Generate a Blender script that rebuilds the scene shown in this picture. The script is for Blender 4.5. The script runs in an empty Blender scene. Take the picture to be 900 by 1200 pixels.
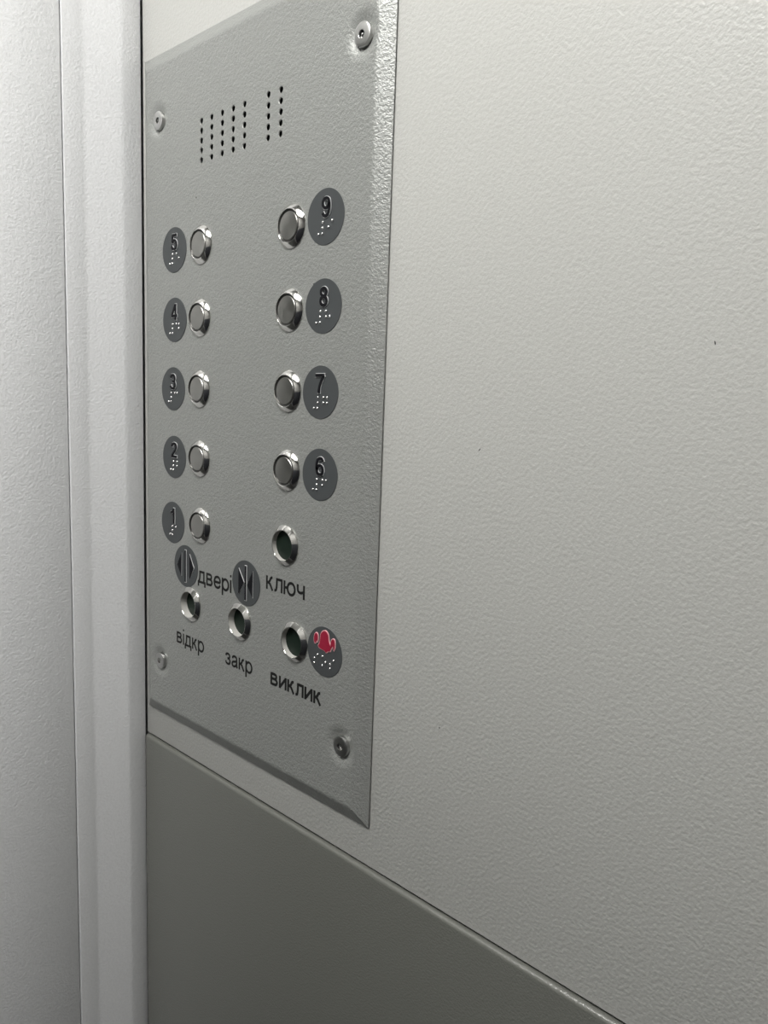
import bpy, bmesh, math, random
from mathutils import Vector, Matrix
from mathutils.geometry import delaunay_2d_cdt

random.seed(4)
C = bpy.context.scene.collection
MM = 0.001
EYE = 1.38                      # height of the lens above the cabin floor
FACE = 5.64 * MM                # how far the cover plate stands off the wall
PI = math.pi

# ------------------------------------------------------------------ materials
def new_mat(name):
    m = bpy.data.materials.new(name); m.use_nodes = True
    nt = m.node_tree
    return m, nt, nt.nodes['Principled BSDF']

def plain(name, col, rough=.5, metal=0., spec=.5, coat=0.):
    m, nt, b = new_mat(name)
    b.inputs['Base Color'].default_value = (*col, 1)
    b.inputs['Roughness'].default_value = rough
    b.inputs['Metallic'].default_value = metal
    b.inputs['Specular IOR Level'].default_value = spec
    b.inputs['Coat Weight'].default_value = coat
    return m

def paint(name, col, rough, scale, dist, spec=.5, var=.03, metal=0., fine=0.):
    """stoved powder coat: an even colour with an orange-peel relief"""
    m, nt, b = new_mat(name)
    N, L = nt.nodes, nt.links
    tc = N.new('ShaderNodeTexCoord')
    n1 = N.new('ShaderNodeTexNoise'); n1.inputs['Scale'].default_value = scale
    n1.inputs['Detail'].default_value = 1.5; n1.inputs['Roughness'].default_value = .45
    n2 = N.new('ShaderNodeTexNoise'); n2.inputs['Scale'].default_value = scale * 2.4
    n2.inputs['Detail'].default_value = 1.0
    L.new(tc.outputs['Object'], n1.inputs['Vector']); L.new(tc.outputs['Object'], n2.inputs['Vector'])
    mx = N.new('ShaderNodeMath'); mx.operation = 'MULTIPLY_ADD'
    mx.inputs[1].default_value = .35 + fine
    L.new(n2.outputs['Fac'], mx.inputs[0]); L.new(n1.outputs['Fac'], mx.inputs[2])
    bp = N.new('ShaderNodeBump'); bp.inputs['Distance'].default_value = dist
    bp.inputs['Strength'].default_value = 1.0
    L.new(mx.outputs[0], bp.inputs['Height']); L.new(bp.outputs['Normal'], b.inputs['Normal'])
    mr = N.new('ShaderNodeMapRange'); mr.inputs['From Min'].default_value = .3; mr.inputs['From Max'].default_value = .7
    mr.inputs['To Min'].default_value = 1 - var; mr.inputs['To Max'].default_value = 1 + var
    L.new(n1.outputs['Fac'], mr.inputs['Value'])
    mul = N.new('ShaderNodeVectorMath'); mul.operation = 'SCALE'
    mul.inputs[0].default_value = col
    L.new(mr.outputs['Result'], mul.inputs['Scale']); L.new(mul.outputs['Vector'], b.inputs['Base Color'])
    b.inputs['Roughness'].default_value = rough
    b.inputs['Specular IOR Level'].default_value = spec
    b.inputs['Metallic'].default_value = metal
    return m

M_WALL = paint('light_grey_powder_coat', (.485, .487, .468), .40, 560, .00026)
M_FRONT = paint('pale_grey_powder_coat', (.715, .722, .732), .33, 600, .00030)
M_LOWER = paint('graphite_powder_coat', (.140, .143, .130), .26, 800, .00020, spec=.8)
M_PLATE = paint('silver_grey_hammered_paint', (.285, .293, .282), .38, 640, .00036, metal=.25, fine=.25)
M_REAR = paint('grey_laminate', (.26, .26, .255), .5, 300, .0002)  # unseen walls, darkened to cut the fill light
M_NAVY = paint('dark_reflection_backdrop', (.05, .053, .062), .45, 300, .0001)  # dark put on unseen walls for dark reflections in the bezels and less fill
M_DOOR = paint('dark_steel', (.10, .105, .10), .4, 300, .0001)
M_FLOOR = paint('dark_rubber_floor', (.07, .07, .07), .7, 200, .0003)
M_CEIL = plain('grey_ceiling_enamel', (.4, .4, .4), .4)
M_BACK = plain('grey_primer_frame', (.30, .30, .295), .8)
M_CHROME = plain('polished_steel', (.70, .69, .665), .10, 1.0)
M_SCREW = plain('zinc_plated_steel', (.52, .52, .51), .30, 1.0)
M_GASKET = plain('dark_ring', (.035, .035, .033), .45)
M_REFL_PALE = plain('pale_cap_reflection', (.46, .455, .43), .5)  # pale side of the caps' reflection, painted in
M_REFL_DARK = plain('dark_cap_reflection', (.010, .018, .013), .35, 0., .2)  # dark side of the caps' reflection, painted in
M_TAG = plain('slate_grey_plastic', (.056, .061, .064), .5, spec=.35)
M_RIM = plain('pale_edge_highlight', (.85, .86, .87), .3, .4)  # bright highlights on the raised edges, put in as pale colour
M_BLACK = plain('black_enamel', (.006, .006, .008), .6, spec=.15)
M_INK = plain('black_print', (.010, .010, .010), .6, spec=.2)
M_BEAD = plain('steel_beads', (.86, .86, .86), .26, 1.0)
M_RED = plain('red_enamel', (.27, .006, .03), .55)
M_PINK = plain('pink_edge', (.80, .45, .48), .45)
M_HOLE = plain('black_hole_shade', (.012, .012, .012), .9, spec=.1)  # black for the shade inside the speaker holes
M_CHIP = plain('bare_primer', (.03, .03, .03), .7)

def brushed():
    m, nt, b = new_mat('spun_steel')
    N, L = nt.nodes, nt.links
    b.inputs['Base Color'].default_value = (.40, .395, .375, 1)
    b.inputs['Metallic'].default_value = 1.
    b.inputs['Roughness'].default_value = .30
    b.inputs['Anisotropic'].default_value = .55
    t = N.new('ShaderNodeTangent'); t.direction_type = 'RADIAL'; t.axis = 'Y'
    L.new(t.outputs['Tangent'], b.inputs['Tangent'])
    tc = N.new('ShaderNodeTexCoord')
    ln = N.new('ShaderNodeVectorMath'); ln.operation = 'LENGTH'
    L.new(tc.outputs['Object'], ln.inputs[0])
    nz = N.new('ShaderNodeTexNoise'); nz.noise_dimensions = '1D'; nz.inputs['Scale'].default_value = 6000
    L.new(ln.outputs['Value'], nz.inputs['W'])
    bp = N.new('ShaderNodeBump'); bp.inputs['Distance'].default_value = .00002
    L.new(nz.outputs['Fac'], bp.inputs['Height']); L.new(bp.outputs['Normal'], b.inputs['Normal'])
    return m
M_SPUN = brushed()

def lamp_mat(name, col, strength):
    m, nt, b = new_mat(name)
    b.inputs['Base Color'].default_value = (.9, .9, .9, 1)
    b.inputs['Emission Color'].default_value = (*col, 1)
    b.inputs['Emission Strength'].default_value = strength
    return m
M_LAMP = lamp_mat('ceiling_diffuser', (1., .985, .95), 23.5)

# ------------------------------------------------------------------ helpers
def mesh_obj(name, me, mat, parent=None, loc=None):
    o = bpy.data.objects.new(name, me); C.objects.link(o)
    if mat is not None and not me.materials: me.materials.append(mat)
    if loc is not None: o.location = loc
    if parent is not None: o.parent = parent
    return o

def bm_mesh(bm, name, smooth_angle=None):
    bmesh.ops.recalc_face_normals(bm, faces=bm.faces)
    me = bpy.data.meshes.new(name); bm.to_mesh(me); bm.free()
    if smooth_angle is not None:
        me.shade_smooth(); me.set_sharp_from_angle(angle=math.radians(smooth_angle))
    return me

def box_bm(x0, x1, y0, y1, z0, z1, bev=0., seg=2):
    bm = bmesh.new(); bmesh.ops.create_cube(bm, size=1.)
    for v in bm.verts:
        v.co = Vector(((x0 + x1) / 2 + v.co.x * (x1 - x0), (y0 + y1) / 2 + v.co.y * (y1 - y0), (z0 + z1) / 2 + v.co.z * (z1 - z0)))
    if bev: bmesh.ops.bevel(bm, geom=bm.edges[:], offset=bev, segments=seg, profile=.5, affect='EDGES')
    return bm

def struct(name, bm, mat, parent=None, smooth=40):
    o = mesh_obj(name, bm_mesh(bm, name, smooth), mat, parent)
    if parent is None: o['kind'] = 'structure'
    return o

def lathe(name, prof, seg=72, close_start=False, close_end=True, smooth=28):
    """turn a (radius, height) profile in mm about the local -Y axis"""
    bm = bmesh.new(); rings = []
    for r, h in prof:
        if r < 1e-6: rings.append([bm.verts.new((0, -h * MM, 0))])
        else: rings.append([bm.verts.new((r * MM * math.cos(2 * PI * k / seg), -h * MM, r * MM * math.sin(2 * PI * k / seg))) for k in range(seg)])
    for a, b in zip(rings, rings[1:]):
        for k in range(seg):
            n = (k + 1) % seg
            if len(a) == 1: bm.faces.new((a[0], b[k], b[n]))
            elif len(b) == 1: bm.faces.new((a[k], a[n], b[0]))
            else: bm.faces.new((a[k], a[n], b[n], b[k]))
    return bm_mesh(bm, name, smooth)

def prism_mesh(name, polys, h0, h1, bev=0.):
    """extrude flat outlines (mm, x right, z up) from height h0 to h1 off the surface"""
    bm = bmesh.new()
    for poly in polys:
        a = [bm.verts.new((x * MM, -h0 * MM, z * MM)) for x, z in poly]
        ins = poly
        if bev:
            cx = sum(p[0] for p in poly) / len(poly); cz = sum(p[1] for p in poly) / len(poly)
            rr = max(math.hypot(p[0] - cx, p[1] - cz) for p in poly); s = max(.5, 1 - bev / rr)
            ins = [(cx + (x - cx) * s, cz + (z - cz) * s) for x, z in poly]
        b = [bm.verts.new((x * MM, -h1 * MM, z * MM)) for x, z in ins]
        n = len(poly)
        bm.faces.new(b); bm.faces.new(a[::-1])
        for k in range(n): bm.faces.new((a[k], a[(k + 1) % n], b[(k + 1) % n], b[k]))
    bmesh.ops.triangulate(bm, faces=[f for f in bm.faces if len(f.verts) > 4])
    return bm_mesh(bm, name)

def smooth_poly(pts, n=4):
    """closed Catmull-Rom through the points"""
    out = []; N = len(pts)
    for i in range(N):
        p0, p1, p2, p3 = pts[i - 1], pts[i], pts[(i + 1) % N], pts[(i + 2) % N]
        for k in range(n):
            t = k / n
            out.append(tuple(.5 * (2 * p1[j] + (p2[j] - p0[j]) * t + (2 * p0[j] - 5 * p1[j] + 4 * p2[j] - p3[j]) * t * t + (3 * p1[j] - p0[j] - 3 * p2[j] + p3[j]) * t ** 3) for j in (0, 1)))
    return out

def grow(poly, d):
    """outline moved outwards by d (mm)"""
    N = len(poly); area = sum(poly[i][0] * poly[(i + 1) % N][1] - poly[(i + 1) % N][0] * poly[i][1] for i in range(N))
    s = 1 if area > 0 else -1; out = []
    for i in range(N):
        a, p, b = poly[i - 1], poly[i], poly[(i + 1) % N]
        e1 = Vector((p[0] - a[0], p[1] - a[1])).normalized(); e2 = Vector((b[0] - p[0], b[1] - p[1])).normalized()
        n1 = Vector((e1.y, -e1.x)) * s; n2 = Vector((e2.y, -e2.x)) * s
        m = (n1 + n2); m = m / max(.6, m.length_squared / 2) if m.length > .3 else n1
        m = m * min(1., 2. / max(m.length, 1e-6))
        out.append((p[0] + m.x * d, p[1] + m.y * d))
    return out

# letter shapes as pen strokes: c curved, l straight, o closed oval (x-height or figure height = 1)
GLYPH = {
 'д': (1.10, [('l', [(.30, .915), (.87, .915), (.87, .085)]), ('c', [(.30, 1.0), (.30, .70), (.26, .35), (.13, .085)]), ('l', [(.085, -.27), (.085, .085), (1.02, .085), (1.02, -.27)])]),
 'в': (.93, [('l', [(.09, 0), (.09, 1)]), ('c', [(.09, .915), (.45, .915), (.66, .87), (.71, .73), (.62, .57), (.40, .53)]), ('l', [(.09, .53), (.42, .53)]), ('c', [(.40, .53), (.66, .50), (.80, .31), (.68, .12), (.45, .085), (.09, .085)])]),
 'е': (.98, [('l', [(.09, .50), (.88, .50)]), ('c', [(.88, .50), (.85, .72), (.70, .89), (.49, .92), (.24, .85), (.09, .60), (.09, .40), (.22, .15), (.48, .075), (.72, .13), (.88, .30)])]),
 'р': (.98, [('l', [(.09, -.38), (.09, 1)]), ('o', .49, .50, .40, .42)]),
 'і': (.18, [('l', [(.09, 0), (.09, 1)]), ('l', [(.09, 1.21), (.09, 1.39)])]),
 'к': (.84, [('l', [(.09, 0), (.09, 1)]), ('c', [(.09, .52), (.28, .53), (.42, .66), (.52, .84), (.62, .915), (.74, .92)]), ('l', [(.26, .52), (.46, .42), (.76, -.02)])]),
 'з': (.80, [('c', [(.06, .73), (.14, .87), (.36, .925), (.58, .86), (.63, .70), (.52, .56), (.30, .53)]), ('c', [(.30, .53), (.56, .50), (.69, .30), (.58, .11), (.36, .075), (.14, .13), (.05, .30)])]),
 'а': (.92, [('c', [(.11, .72), (.22, .87), (.44, .925), (.66, .87), (.74, .68), (.74, .25), (.83, .0)]), ('c', [(.74, .56), (.50, .50), (.20, .42), (.085, .25), (.18, .10), (.38, .075), (.60, .15), (.74, .34)])]),
 'л': (.92, [('l', [(.27, .915), (.83, .915), (.83, 0)]), ('c', [(.27, 1.0), (.27, .55), (.22, .18), (.12, .085), (0, .085)])]),
 'ю': (1.33, [('l', [(.09, 0), (.09, 1)]), ('l', [(.09, .52), (.45, .52)]), ('o', .84, .50, .40, .42)]),
 'ч': (.85, [('c', [(.09, 1), (.09, .72), (.14, .51), (.34, .43), (.56, .46), (.76, .54)]), ('l', [(.76, 0), (.76, 1)])]),
 'и': (.89, [('l', [(.09, 0), (.09, 1)]), ('l', [(.09, .08), (.80, .92)]), ('l', [(.80, 0), (.80, 1)])]),
 '1': (.46, [('c', [(.0, .68), (.14, .74), (.28, .84), (.36, .97)]), ('l', [(.37, 0), (.37, 1)])]),
 '2': (.60, [('c', [(.085, .69), (.12, .84), (.30, .915), (.47, .85), (.51, .70), (.44, .54), (.27, .35), (.13, .20), (.085, .085)]), ('l', [(.03, .085), (.58, .085)])]),
 '3': (.60, [('c', [(.07, .73), (.14, .87), (.29, .915), (.44, .86), (.49, .73), (.43, .58), (.25, .53)]), ('c', [(.25, .53), (.44, .49), (.515, .31), (.44, .13), (.29, .085), (.13, .13), (.06, .28)])]),
 '4': (.62, [('l', [(.43, 0), (.43, 1)]), ('l', [(.41, .95), (.07, .27)]), ('l', [(.02, .27), (.60, .27)])]),
 '5': (.60, [('l', [(.53, .915), (.15, .915), (.10, .47)]), ('c', [(.09, .49), (.20, .58), (.34, .60), (.47, .51), (.515, .34), (.46, .16), (.30, .085), (.14, .13), (.06, .26)])]),
 '6': (.60, [('c', [(.52, .74), (.45, .87), (.32, .915), (.16, .84), (.085, .62), (.085, .36), (.15, .15), (.31, .085), (.46, .15), (.515, .31), (.45, .48), (.31, .54), (.16, .47), (.085, .32)])]),
 '7': (.58, [('l', [(.0, .915), (.56, .915)]), ('c', [(.53, .915), (.40, .68), (.29, .42), (.24, .20), (.225, 0)])]),
 '8': (.60, [('o', .30, .725, .19, .19), ('o', .30, .295, .215, .21)]),
 '9': (.60, [('c', [(.08, .26), (.15, .13), (.28, .085), (.44, .16), (.515, .38), (.515, .64), (.45, .85), (.29, .915), (.14, .85), (.085, .69), (.15, .52), (.29, .46), (.44, .53), (.515, .68)])]),
}
def open_curve(pts, n=5):
    q = [pts[0]] + list(pts) + [pts[-1]]; out = []
    for i in range(1, len(q) - 2):
        p0, p1, p2, p3 = q[i - 1:i + 3]
        for k in range(n):
            t = k / n
            out.append(tuple(.5 * (2 * p1[j] + (p2[j] - p0[j]) * t + (2 * p0[j] - 5 * p1[j] + 4 * p2[j] - p3[j]) * t * t + (3 * p1[j] - p0[j] - 3 * p2[j] + p3[j]) * t ** 3) for j in (0, 1)))
    return out + [pts[-1]]

def ribbon(bm, pts, w, h0, h1, closed, ext):
    P = [Vector(p) for p in pts]; n = len(P)
    if not closed and ext:
        P[0] = P[0] + (P[0] - P[1]).normalized() * ext; P[-1] = P[-1] + (P[-1] - P[-2]).normalized() * ext
    rows = []
    for i in range(n):
        a = P[i - 1] if (i or closed) else None; b = P[(i + 1) % n] if (i < n - 1 or closed) else None
        e1 = (P[i] - a).normalized() if a is not None else (b - P[i]).normalized()
        e2 = (b - P[i]).normalized() if b is not None else e1
        m = (Vector((-e1.y, e1.x)) + Vector((-e2.y, e2.x))); m.normalize()
        m = m * (w / 2 / max(.5, m.dot(Vector((-e1.y, e1.x)))))
        rows.append([bm.verts.new((q.x * MM, -h * MM, q.y * MM)) for h in (h0, h1) for q in (P[i] + m, P[i] - m)])
    for i in range(n if closed else n - 1):
        a, b = rows[i], rows[(i + 1) % n]
        for k, l in ((0, 1), (1, 3), (3, 2), (2, 0)): bm.faces.new((a[k], a[l], b[l], b[k]))
    if not closed:
        for r in (rows[0], rows[-1]): bm.faces.new((r[0], r[1], r[3], r[2]))

def text_mesh(name, body, width, xh, stroke, h0, h1, ext=0., gap=.13):
    """relief lettering fitted to a width and letter height in mm; origin at the left end of the baseline"""
    total = sum(GLYPH[c][0] for c in body) + gap * (len(body) - 1); kx = width / total; x = 0.
    bm = bmesh.new(); lift = 0.
    for c in body:
        for st in GLYPH[c][1]:
            if st[0] == 'o':
                pts = [(st[1] + st[3] * math.cos(2 * PI * k / 28), st[2] + st[4] * math.sin(2 * PI * k / 28)) for k in range(28)]
            else: pts = open_curve(st[1]) if st[0] == 'c' else st[1]
            ribbon(bm, [((x + a) * kx, b * xh) for a, b in pts], stroke, h0, h1 + lift, st[0] == 'o', ext); lift += .002
        x += GLYPH[c][0] + gap
    return bm_mesh(bm, name)

# ------------------------------------------------------------------ the cabin
X0 = -.5365; XR = .78; YL = -1.02; TOP = EYE + .68
SEAM = EYE - .2661

wr = box_bm(-.5355, XR, 0., .0035, SEAM, TOP, .0006, 2)
WALL = struct('wall_right', wr, M_WALL)
lo = box_bm(-.5355, XR, -.0024, .0035, .0, SEAM - .0014, .0024, 6)
struct('wall_right_lower', lo, M_LOWER)
struct('wall_right_frame', box_bm(X0 - .03, XR, .0037, .03, 0, TOP), M_BACK)

# corner post: one bent sheet running up the corner
prof = [(-562., -.9), (-536.5, -.9), (-536.1, -15.3), (-543.6, -39.8), (-543.7, -54.4), (-562., -54.4)]
bm = bmesh.new()
va = [bm.verts.new((x * MM, y * MM, 0)) for x, y in prof]; vb = [bm.verts.new((x * MM, y * MM, TOP)) for x, y in prof]
n = len(prof)
side_edges = []
for k in range(n):
    bm.faces.new((va[k], va[(k + 1) % n], vb[(k + 1) % n], vb[k]))
bm.faces.new(va); bm.faces.new(vb[::-1])
bm.edges.ensure_lookup_table()
vert_e = [e for e in bm.edges if abs(e.verts[0].co.z - e.verts[1].co.z) > 1]
bmesh.ops.bevel(bm, geom=[e for e in vert_e if -.0420 < e.verts[0].co.y < -.010], offset=.0016, segments=4, profile=.5, affect='EDGES')
vert_e = [e for e in bm.edges if abs(e.verts[0].co.z - e.verts[1].co.z) > 1]
bmesh.ops.bevel(bm, geom=[e for e in vert_e if (abs(e.verts[0].co.y + .0009) < 1e-5 or abs(e.verts[0].co.y + .0544) < 1e-5) and e.verts[0].co.x > -.55], offset=.0005, segments=2, profile=.5, affect='EDGES')
struct('trim_1', bm, M_FRONT, smooth=30)

# front wall with the doorway past the edge of the picture
FX = -.5443; DY = -.122
bm = box_bm(FX - .04, FX, DY, -.0552, 0, TOP, .0006, 2)
b2 = box_bm(FX - .04, FX, YL, -.90, 0, TOP); b3 = box_bm(FX - .04, FX, -.90, DY, TOP - .04, TOP)
for b in (b2, b3):
    me = bpy.data.meshes.new('t'); b.to_mesh(me); b.free(); bm.from_mesh(me); bpy.data.meshes.remove(me)
struct('wall_front', bm, M_FRONT)
struct('door_1', box_bm(FX - .075, FX - .042, -.93, DY + .03, 0, TOP - .02), M_DOOR)  # unseen door, placed and darkened for dark reflections in the button caps
struct('wall_left', box_bm(FX, XR, YL - .02, YL, EYE - .018, TOP), M_REAR)
struct('wall_left_lower', box_bm(FX, XR, YL - .02, YL + .001, 0, EYE - .02), M_NAVY)  # unseen; height and darkness made up to darken the bezels' reflections
struct('wall_rear', box_bm(XR, XR + .02, YL, .012, EYE + .12, TOP), M_REAR)
struct('wall_rear_lower', box_bm(XR - .001, XR + .02, YL, .012, 0, EYE + .118), M_NAVY)  # unseen dark panel added to stand for a dark figure in reflections
struct('floor', box_bm(FX - .04, XR + .02, YL - .02, .03, -.02, 0), M_FLOOR)
ceil = struct('ceiling', box_bm(FX - .04, XR + .02, YL - .02, .03, TOP, TOP + .02), M_CEIL)
for k, (x0, x1, y0, y1) in enumerate([(-.48, .02, -.74, -.36)]):
    mesh_obj('light_panel', bm_mesh(box_bm(x0, x1, y0, y1, TOP - .012, TOP - .0005), 'light_panel'), M_LAMP, ceil)

# flaws in the wall paint
def chip(parent, x, z, y, rx, rz, ang=0.):
    pts = [(math.cos(t * PI / 4) * rx * random.uniform(.8, 1.1), math.sin(t * PI / 4) * rz * random.uniform(.8, 1.1)) for t in range(8)]
    ca, sa = math.cos(ang), math.sin(ang)
    pts = [(a * ca - b * sa, a * sa + b * ca) for a, b in pts]
    o = mesh_obj('paint_chip', prism_mesh('paint_chip', [pts], -.02, .04), M_CHIP)
    o.location = Vector((x * MM, -y, EYE + z * MM)) - parent.location; o.parent = parent
    return o
chip(WALL, -239.0, -166.0, 0, .45, .5)
chip(WALL, -222.7, -20.5, 0, .9, .28, .9)
chip(WALL, -115.9, 26.8, 0, .25, .9, .2)

# ------------------------------------------------------------------ control panel
PX0, PX1, PZ0, PZ1 = -530.2, -286.6, -242.0, 231.0
PC = Vector(((PX0 + PX1) / 2 * MM, 0, EYE + (PZ0 + PZ1) / 2 * MM))
panel = bpy.data.objects.new('elevator_control_panel', None); C.objects.link(panel)
panel.empty_display_size = .05; panel.location = PC
panel['label'] = 'silver-grey elevator button panel with braille number plates, screwed to the light grey wall'
panel['category'] = 'control panel'
def at(x, z, h=0.):
    """a point on the plate's face (mm) in the panel's own frame"""
    return Vector((x * MM, -FACE - h * MM, EYE + z * MM)) - PC
def part(name, me, mat, loc, parent=None, label=None):
    o = mesh_obj(name, me, mat, parent or panel, loc)
    if label: o['label'] = label
    return o

SCREWS = [(-505.2, 185.9), (-306.2, 185.7), (-506.0, -198.4), (-307.0, -198.0)]
HOLES = [(x, 174.65 - 5.965 * r) for x in (-452.6, -441.15, -429.6, -418.05, -406.45, -383.35, -371.8) for r in range(5)]
HR = 1.78; HL = 2.1              # hole radius, and radius of its rolled lip
SUNK = [(-360.4, -87.6), (-463.9, -146.0), (-405.8, -145.7), (-350.0, -145.7)]
PH = 5.64; BEV = 9.2

def plate_height(x, z):
    i = min(x - PX0, PX1 - x, z - PZ0, PZ1 - z)
    sl = (PH - 1.1) / BEV
    if i >= BEV + 1.6: h = PH
    elif i <= BEV - 1.6: h = 1.1 + sl * i
    else:
        t = (i - (BEV - 1.6)) / 3.2
        h = 1.1 + sl * (BEV - 1.6) + sl * 3.2 * (t - t * t / 2)
    h = min(h, PH)
    for sx, sz in SCREWS:
        d = math.hypot(x - sx, z - sz)
        if d < 14.:
            t = max(0., min(1., (14. - d) / 8.)); h -= 2.0 * t * t
    return h

def make_plate():
    vs, es, idx = [], [], {}
    def add(x, z):
        k = (round(x, 3), round(z, 3))
        if k not in idx: idx[k] = len(vs); vs.append(Vector((x, z)))
        return idx[k]
    def loop(pts):
        ids = [add(*p) for p in pts]
        for a, b in zip(ids, ids[1:] + ids[:1]):
            if a != b: es.append((a, b))
        return ids
    def rect(i):
        x0, x1, z0, z1 = PX0 + i, PX1 - i, PZ0 + i, PZ1 - i
        def run(a, b, n): return [a + (b - a) * k / n for k in range(n)]
        nx, nz = 44, 86
        return [(x, z0) for x in run(x0, x1, nx)] + [(x1, z) for z in run(z0, z1, nz)] + [(x, z1) for x in run(x1, x0, nx)] + [(x0, z) for z in run(z1, z0, nz)]
    ins = [0, .5, 3.5, 6.6, 7.4, 8.2, 9.0, 9.8, 10.6, 11.5, 14.]
    loops = [loop(rect(i)) for i in ins]
    for k in range(len(loops) - 1):
        for c in (0, 44, 130, 174): es.append((loops[k][c], loops[k + 1][c]))
    for sx, sz in SCREWS:
        for r in (3.0, 5.2, 6, 6.8, 7.6, 8.5, 9.5, 10.5, 12, 14.):
            loop([(sx + r * math.cos(2 * PI * k / 36), sz + r * math.sin(2 * PI * k / 36)) for k in range(36)])
    hole_loops = []
    for hx, hz in HOLES:
        for r in (HL, HR + .15, HR):
            l = loop([(hx + r * math.cos(2 * PI * k / 16), hz + r * math.sin(2 * PI * k / 16)) for k in range(16)])
            if r == HR: hole_loops.append(l)
    for hx, hz in SUNK: loop([(hx + 9.6 * math.cos(2 * PI * k / 40), hz + 9.6 * math.sin(2 * PI * k / 40)) for k in range(40)])
    ov, oe, of, a, b_, c_ = delaunay_2d_cdt(vs, es, [], 0, 1e-5)
    bm = bmesh.new(); V = []; top = bm.faces.layers.int.new('top')
    hset = [(hx, hz) for hx, hz in HOLES]
    def lip(x, z):
        for hx, hz in hset:
            d = math.hypot(x - hx, z - hz)
            if d < HL - .01:
                return -.45 if d < HR + .05 else -.2
        return 0.
    for v in ov: V.append(bm.verts.new((v.x * MM, -(plate_height(v.x, v.y) + lip(v.x, v.y)) * MM, EYE + v.y * MM)))
    for f in of:
        cx = sum(ov[i].x for i in f) / 3; cz = sum(ov[i].y for i in f) / 3
        if any(math.hypot(cx - hx, cz - hz) < HR * .99 for hx, hz in hset): continue
        if any(math.hypot(cx - hx, cz - hz) < 9.55 for hx, hz in SUNK): continue
        try: bm.faces.new([V[i] for i in f])[top] = 1
        except ValueError: pass
    bm.normal_update()
    for f in bm.faces:
        if f.normal.y > 0: f.normal_flip()
    # give the sheet its thickness: hole bores and the returned outer edge
    face_tops = set(bm.faces); holes_e, rim_e = [], []
    for e in bm.edges:
        if e.is_boundary:
            m = (e.verts[0].co + e.verts[1].co) / 2
            (rim_e if min(abs(m.x / MM - PX0), abs(m.x / MM - PX1), abs((m.z - EYE) / MM - PZ0), abs((m.z - EYE) / MM - PZ1)) < .05 else holes_e).append(e)
    r = bmesh.ops.extrude_edge_only(bm, edges=holes_e)
    for v in [g for g in r['geom'] if isinstance(g, bmesh.types.BMVert)]: v.co.y += .5 * MM
    r = bmesh.ops.extrude_edge_only(bm, edges=rim_e)
    nv = [g for g in r['geom'] if isinstance(g, bmesh.types.BMVert)]
    for v in nv: v.co.y += .4 * MM
    ne = [g for g in r['geom'] if isinstance(g, bmesh.types.BMEdge) and g.verts[0] in nv and g.verts[1] in nv]
    r = bmesh.ops.extrude_edge_only(bm, edges=ne)
    nv = [g for g in r['geom'] if isinstance(g, bmesh.types.BMVert)]
    cx, cz = (PX0 + PX1) / 2 * MM, EYE + (PZ0 + PZ1) / 2 * MM
    for v in nv:
        v.co.x -= math.copysign(1.4 * MM, v.co.x - cx) if abs(abs(v.co.x - cx) - (PX1 - PX0) / 2 * MM) < .1 * MM else 0
        v.co.z -= math.copysign(1.4 * MM, v.co.z - cz) if abs(abs(v.co.z - cz) - (PZ1 - PZ0) / 2 * MM) < .1 * MM else 0
    ne = [g for g in r['geom'] if isinstance(g, bmesh.types.BMEdge) and g.verts[0] in nv and g.verts[1] in nv]
    r = bmesh.ops.extrude_edge_only(bm, edges=ne)
    for v in [g for g in r['geom'] if isinstance(g, bmesh.types.BMVert)]: v.co.y = -.00002
    bm.normal_update(); nl = []
    for f in bm.faces: f[top] = 1 if f in face_tops else 0
    for f in bm.faces:
        fc = f.calc_center_median()
        for l in f.loops:
            if not f[top]: nl.append(f.normal.copy()); continue
            x, z = l.vert.co.x / MM, (l.vert.co.z - EYE) / MM
            d = Vector((fc.x / MM - x, (fc.z - EYE) / MM - z)); d = d * min(1., .15 / max(d.length, 1e-6))
            x += d.x; z += d.y; e = .05
            gx = (plate_height(x + e, z) - plate_height(x - e, z)) / (2 * e); gz = (plate_height(x, z + e) - plate_height(x, z - e)) / (2 * e)
            q = Vector((-gx, -1, -gz)).normalized()
            for hx, hz in HOLES:
                dd = math.hypot(x - hx, z - hz)
                if dd < HL + .02:
                    k = .55 * min(1., (HL + .02 - dd) / .3); q = Vector((-k * (x - hx) / dd, -1, -k * (z - hz) / dd)).normalized()
            nl.append(q)
    for v in bm.verts: v.co -= PC
    me = bpy.data.meshes.new('cover_plate'); bm.to_mesh(me); bm.free()
    me.shade_smooth(); me.normals_split_custom_set(nl)
    return me
part('cover_plate', make_plate(), M_PLATE, (0, 0, 0))

# black sheet added behind the drilled holes, standing in for their shade
part('hole_shade_sheet', bm_mesh(box_bm(-.045, .045, -.0004, .0004, -.016, .016), 'hole_shade_sheet'), M_HOLE, at(-412.2, 162.7, -4.2), label='black sheet giving the shade behind the speaker holes')

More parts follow.
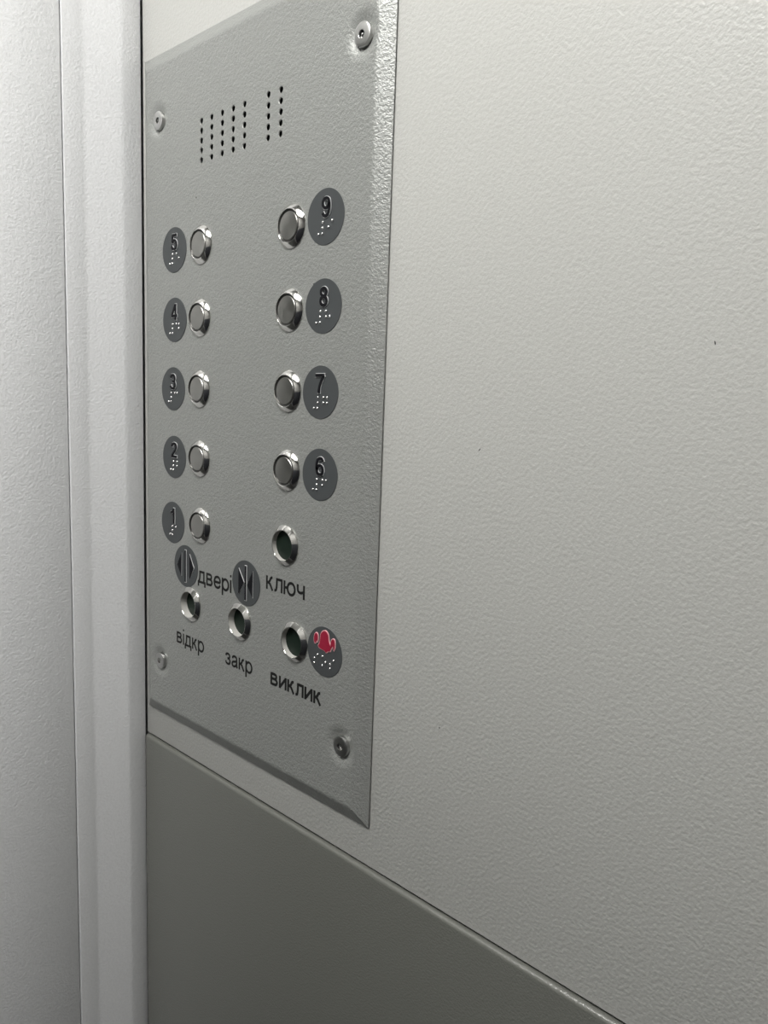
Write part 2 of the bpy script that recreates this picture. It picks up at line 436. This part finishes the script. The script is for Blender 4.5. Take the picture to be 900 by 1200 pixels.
# --- screws
def make_screw():
    return lathe('screw', [(6.15, -2.6), (6.15, -.2), (6.0, .1), (5.5, .32), (4.6, .46), (2.15, .52), (1.95, .4), (1.95, -1.3), (.55, -1.3), (.55, .1), (.35, .25), (0, .25)], 48)
def make_socket():
    bm = bmesh.new()
    pts = [(1.9 * math.cos(k * PI / 12) * (1.0 if k % 4 == 0 else .82), 1.9 * math.sin(k * PI / 12) * (1.0 if k % 4 == 0 else .82)) for k in range(24)]
    bm.free()
    return prism_mesh('socket', [pts], -1.35, -1.25)
scr_me, soc_me = make_screw(), make_socket()
WHERE = ['upper left', 'upper right', 'lower left', 'lower right']
for i, (sx, sz) in enumerate(SCREWS):
    s = part('screw', scr_me, M_SCREW, at(sx, sz, .25), label='domed steel screw in the %s corner' % WHERE[i])
    part('socket', soc_me, M_BLACK, (0, 0, 0), s)

# --- push buttons
bez_me = lathe('bezel', [(12.45, -.3), (12.45, .45), (12.3, .7), (9.75, 2.62), (9.45, 2.75), (9.25, 2.62), (9.2, .6)], 80)
ring_me = lathe('ring', [(9.2, 1.75), (7.7, 1.75)], 64)
cap_me = lathe('cap', [(7.85, .8), (7.85, 2.2), (7.65, 2.42), (7.4, 2.45), (0, 2.45)], 64)
for me, m in ((bez_me, M_CHROME), (ring_me, M_GASKET), (cap_me, M_SPUN)): me.materials.append(m)
NUMB = {'5': (-452.2, 98.2), '4': (-453.4, 51.6), '3': (-453.9, 4.8), '2': (-453.6, -42.0), '1': (-452.5, -88.0),
        '9': (-360.0, 98.3), '8': (-360.5, 51.5), '7': (-360.7, 4.9), '6': (-360.4, -41.9)}
first = None
for k, (x, z) in NUMB.items():
    lab = 'round steel button beside the number %s' % k
    if first is None:
        b = part('push_button', bez_me, None, at(x, z), label=lab)
        cap = part('button_cap', cap_me, None, (0, 0, 0), b); ring = part('seal_ring', ring_me, None, (0, 0, 0), b)
        first = (b, cap, ring)
    else:
        b = first[0].copy(); C.objects.link(b); b.location = at(x, z); b['label'] = lab
        for ch in first[1:]:
            c = ch.copy(); C.objects.link(c); c.parent = b
# four flush mirror caps: their light and dark reflection built as a sunken well
def sunk(x, z, depth, lab):
    rim = lathe('bezel', [(12.45, -.3), (12.45, .45), (12.3, .7), (9.75, 2.62), (9.5, 2.75), (9.3, 2.75), (9.2, 2.6)], 80, smooth=18)
    b = part('push_button', rim, M_CHROME, at(x, z), label=lab)
    part('reflection_well', lathe('reflection_well', [(9.2, 2.6), (9.15, 2.75 - depth)], 64), M_REFL_PALE, (0, 0, 0), b)
    part('button_cap', lathe('button_cap', [(9.15, 2.75 - depth), (8.3, 2.8 - depth), (0, 2.8 - depth)], 64), M_REFL_DARK, (0, 0, 0), b, label='dark part of the cap reflection, built as a sunken disc')
sunk(-360.4, -87.6, 3.1, 'round steel button with a reflection coloured into its cap, below the number 6')
sunk(-463.9, -146.0, 5.2, 'round steel button with a reflection coloured into its cap, under the opening doors sign')
sunk(-405.8, -145.7, 4.7, 'round steel button with a reflection coloured into its cap, under the closing doors sign')
sunk(-350.0, -145.7, 3.6, 'round steel button with a reflection coloured into its cap, beside the red bell')

# --- number plates
disc_me = lathe('disc', [(15.0, -.05), (15.0, .2), (14.9, .3), (0, .3)], 80)
disc_me.materials.append(M_TAG)
bead_prof = [(.82, .25), (.79, .5), (.64, .78), (.4, .96), (0, 1.04)]
BR = {'1': 'a', '2': 'b', '3': 'c', '4': 'd', '5': 'e', '6': 'f', '7': 'g', '8': 'h', '9': 'i'}
DOTS = {'1': [1], '2': [1, 2], '3': [1, 4], '4': [1, 4, 5], '5': [1, 5], '6': [1, 2, 4], '7': [1, 2, 4, 5], '8': [1, 2, 5], '9': [2, 4]}
def beads(pts):
    bm = bmesh.new(); seg = 16
    for cx, cz in pts:
        rings = []
        for r, h in bead_prof:
            if r == 0: rings.append([bm.verts.new((cx * MM, -h * MM, cz * MM))])
            else: rings.append([bm.verts.new(((cx + r * math.cos(2 * PI * k / seg)) * MM, -h * MM, (cz + r * math.sin(2 * PI * k / seg)) * MM)) for k in range(seg)])
        for a, b in zip(rings, rings[1:]):
            for k in range(seg):
                n = (k + 1) % seg
                bm.faces.new((a[k], a[n], b[0]) if len(b) == 1 else (a[k], a[n], b[n], b[k]))
    return bm_mesh(bm, 'braille', 80)
# plate: centre, numeral width, height, numeral centre, first braille dot
TAG = {'5': (-484.6, 98.2, 7.6, 11.0, .87, 5.0, -1.8, -2.7), '4': (-484.4, 51.6, 7.7, 10.8, .59, 5.2, -2.1, -2.85), '3': (-486.4, 4.5, 7.4, 11.0, .59, 4.95, -2.1, -2.75),
       '2': (-485.2, -43.2, 7.7, 11.1, .74, 5.0, -.7, -3.0), '1': (-487.2, -90.4, 4.9, 11.4, .7, 4.9, -.2, -2.7), '9': (-330.7, 99.7, 7.3, 11.2, .82, 4.85, -1.95, -2.75),
       '8': (-330.9, 52.0, 7.0, 11.2, .84, 5.0, -2.0, -2.8), '7': (-331.7, 4.6, 7.6, 11.0, .35, 4.95, -1.6, -2.8), '6': (-330.5, -42.0, 7.3, 11.1, .62, 4.85, -2.0, -2.78)}
for d, (x, z, w, h, nx, nz, bx, bz) in TAG.items():
    t = part('number_plate', disc_me, None, at(x, z), label='round slate-grey plate with raised %s and braille' % d)
    rim = text_mesh('numeral_edge', d, w, h, 2.35, .2, .7, .28)
    num = text_mesh('numeral', d, w, h, 1.8, .2, 1.0)
    loc = Vector(((nx - w / 2) * MM, 0, (nz - h / 2) * MM))
    nb = part('numeral', num, M_BLACK, loc, t)
    part('numeral_edge', rim, M_RIM, loc.copy(), t)
    pts = [(bx, bz), (bx - .1, bz - 3.03), (bx - .2, bz - 6.06), (bx - 3.3, bz - 6.1)]
    cx = bx + 4.75
    for q in DOTS[d]:
        pts.append((cx + (3.05 if q > 3 else 0), bz - 3.03 * ((q - 1) % 3)))
    part('braille', beads(pts), M_BEAD, (0, 0, 0), t)

# --- door and alarm plates
def sign(x, z, lab): return part('symbol_plate', disc_me, None, at(x, z), label=lab)
t = sign(-470.1, -119.5, 'round slate-grey plate with two arrows pointing apart')
ARW = [[(-4.9, 8.7), (-10.6, -.1), (-5.2, -7.8)], [(5.3, 9.4), (10.6, .3), (5.5, -8.4)], [(-.75, 11.6), (.75, 11.6), (.75, -11.6), (-.75, -11.6)]]
part('arrow_symbol', prism_mesh('arrow_symbol', ARW, .2, .9, .1), M_BLACK, (0, 0, 0), t)
part('arrow_edge', prism_mesh('arrow_edge', [grow(p, .36) for p in ARW], .2, .65, .1), M_RIM, (0, 0, 0), t)
t = sign(-399.3, -118.6, 'round slate-grey plate with two arrows pointing together')
ARW = [[(-7.3, 8.7), (-1.4, .2), (-7.3, -8.2)], [(7.7, 9.2), (1.8, -.6), (7.7, -8.1)], [(-.6, 11.6), (.9, 11.6), (.9, -11.3), (-.6, -11.3)]]
part('arrow_symbol', prism_mesh('arrow_symbol', ARW, .2, .9, .1), M_BLACK, (0, 0, 0), t)
part('arrow_edge', prism_mesh('arrow_edge', [grow(p, .36) for p in ARW], .2, .65, .1), M_RIM, (0, 0, 0), t)
t = sign(-322.5, -145.1, 'round slate-grey plate with a red bell and braille')
BELL = smooth_poly([(-5.0, 2.6), (-3.7, 5.3), (-3.2, 9.7), (-1.7, 12.0), (.3, 13.0), (2.1, 12.5), (3.5, 10.9), (4.2, 7.3), (5.8, 4.4), (5.4, 1.9), (3.4, 1.2), (2.0, .2), (.4, 1.1), (-2.9, 1.5)])
LEFTB = smooth_poly([(-8.0, 3.5), (-8.9, 5.6), (-8.5, 8.6), (-7.1, 10.1), (-5.8, 9.4), (-5.3, 7.4), (-5.8, 4.7), (-6.3, 5.6), (-7.1, 4.3)])
RIGHTB = smooth_poly([(6.2, 3.2), (5.7, 5.7), (6.0, 8.2), (7.5, 9.7), (9.0, 8.9), (9.4, 5.6), (8.5, 2.9), (7.8, 5.0), (6.9, 4.6)])
BELLS = [BELL, LEFTB, RIGHTB]
part('bell_symbol', prism_mesh('bell_symbol', [grow(p, -.12) for p in BELLS], .2, .9), M_RED, (0, 0, 0), t)
part('bell_edge', prism_mesh('bell_edge', [grow(p, .34) for p in BELLS], .2, .65), M_PINK, (0, 0, 0), t)
part('braille', beads([(-5.6, -3.0), (-8.4, -5.7), (-8.5, -8.6), (-1.3, -3.1), (1.4, -5.9), (-1.4, -8.6), (5.2, -6.0), (8.3, -3.3), (5.3, -8.7)]), M_BEAD, (0, 0, 0), t)

# --- printed words
for body, x, z, w, xh, th in (('двері', -455.2, -128.4, 39.7, 8.7, 1.7), ('відкр', -482.5, -178.2, 35.2, 8.3, 1.55), ('закр', -421.6, -178.4, 30.0, 8.2, 1.55),
                              ('ключ', -378.5, -118.1, 37.1, 8.7, 1.7), ('виклик', -372.5, -178.9, 47.9, 8.0, 1.8)):
    part('lettering', text_mesh('lettering', body, w, xh, th, -.06, .05), M_INK, at(x, z), label='black printed word %s' % body)
for x, z, rx, rz in ((-458.2, 128.6, .55, .6), (-339.0, 64.6, 1.1, .5)):
    o = part('paint_chip', prism_mesh('paint_chip', [[(rx * math.cos(k * PI / 4), rz * math.sin(k * PI / 4)) for k in range(8)]], -.02, .04), M_CHIP, at(x, z))

# ------------------------------------------------------------------ camera and look
yaw, pitch, roll, fpx = .812714449, -.140008272, .0361312054, 906.20823
f = Vector((-math.cos(yaw) * math.cos(pitch), math.sin(yaw) * math.cos(pitch), math.sin(pitch)))
rt = f.cross(Vector((0, 0, 1))).normalized(); up = rt.cross(f)
r2 = rt * math.cos(roll) + up * math.sin(roll); u2 = up * math.cos(roll) - rt * math.sin(roll)
cam = bpy.data.cameras.new('camera'); co = bpy.data.objects.new('camera', cam); C.objects.link(co)
mat = Matrix((r2, u2, -f)).transposed().to_4x4(); mat.translation = Vector((0, -.29459 - FACE, EYE))
co.matrix_world = mat
cam.sensor_fit = 'VERTICAL'; cam.sensor_height = 36.; cam.lens = fpx / 1200 * 36; cam.clip_start = .005
sc = bpy.context.scene; sc.camera = co
w = bpy.data.worlds.new('world'); sc.world = w; w.use_nodes = True
w.node_tree.nodes['Background'].inputs['Color'].default_value = (.02, .02, .02, 1)
vs = sc.view_settings; vs.view_transform = 'Standard'; vs.look = 'None'; vs.exposure = 0.; vs.gamma = 1.; vs.use_curve_mapping = False
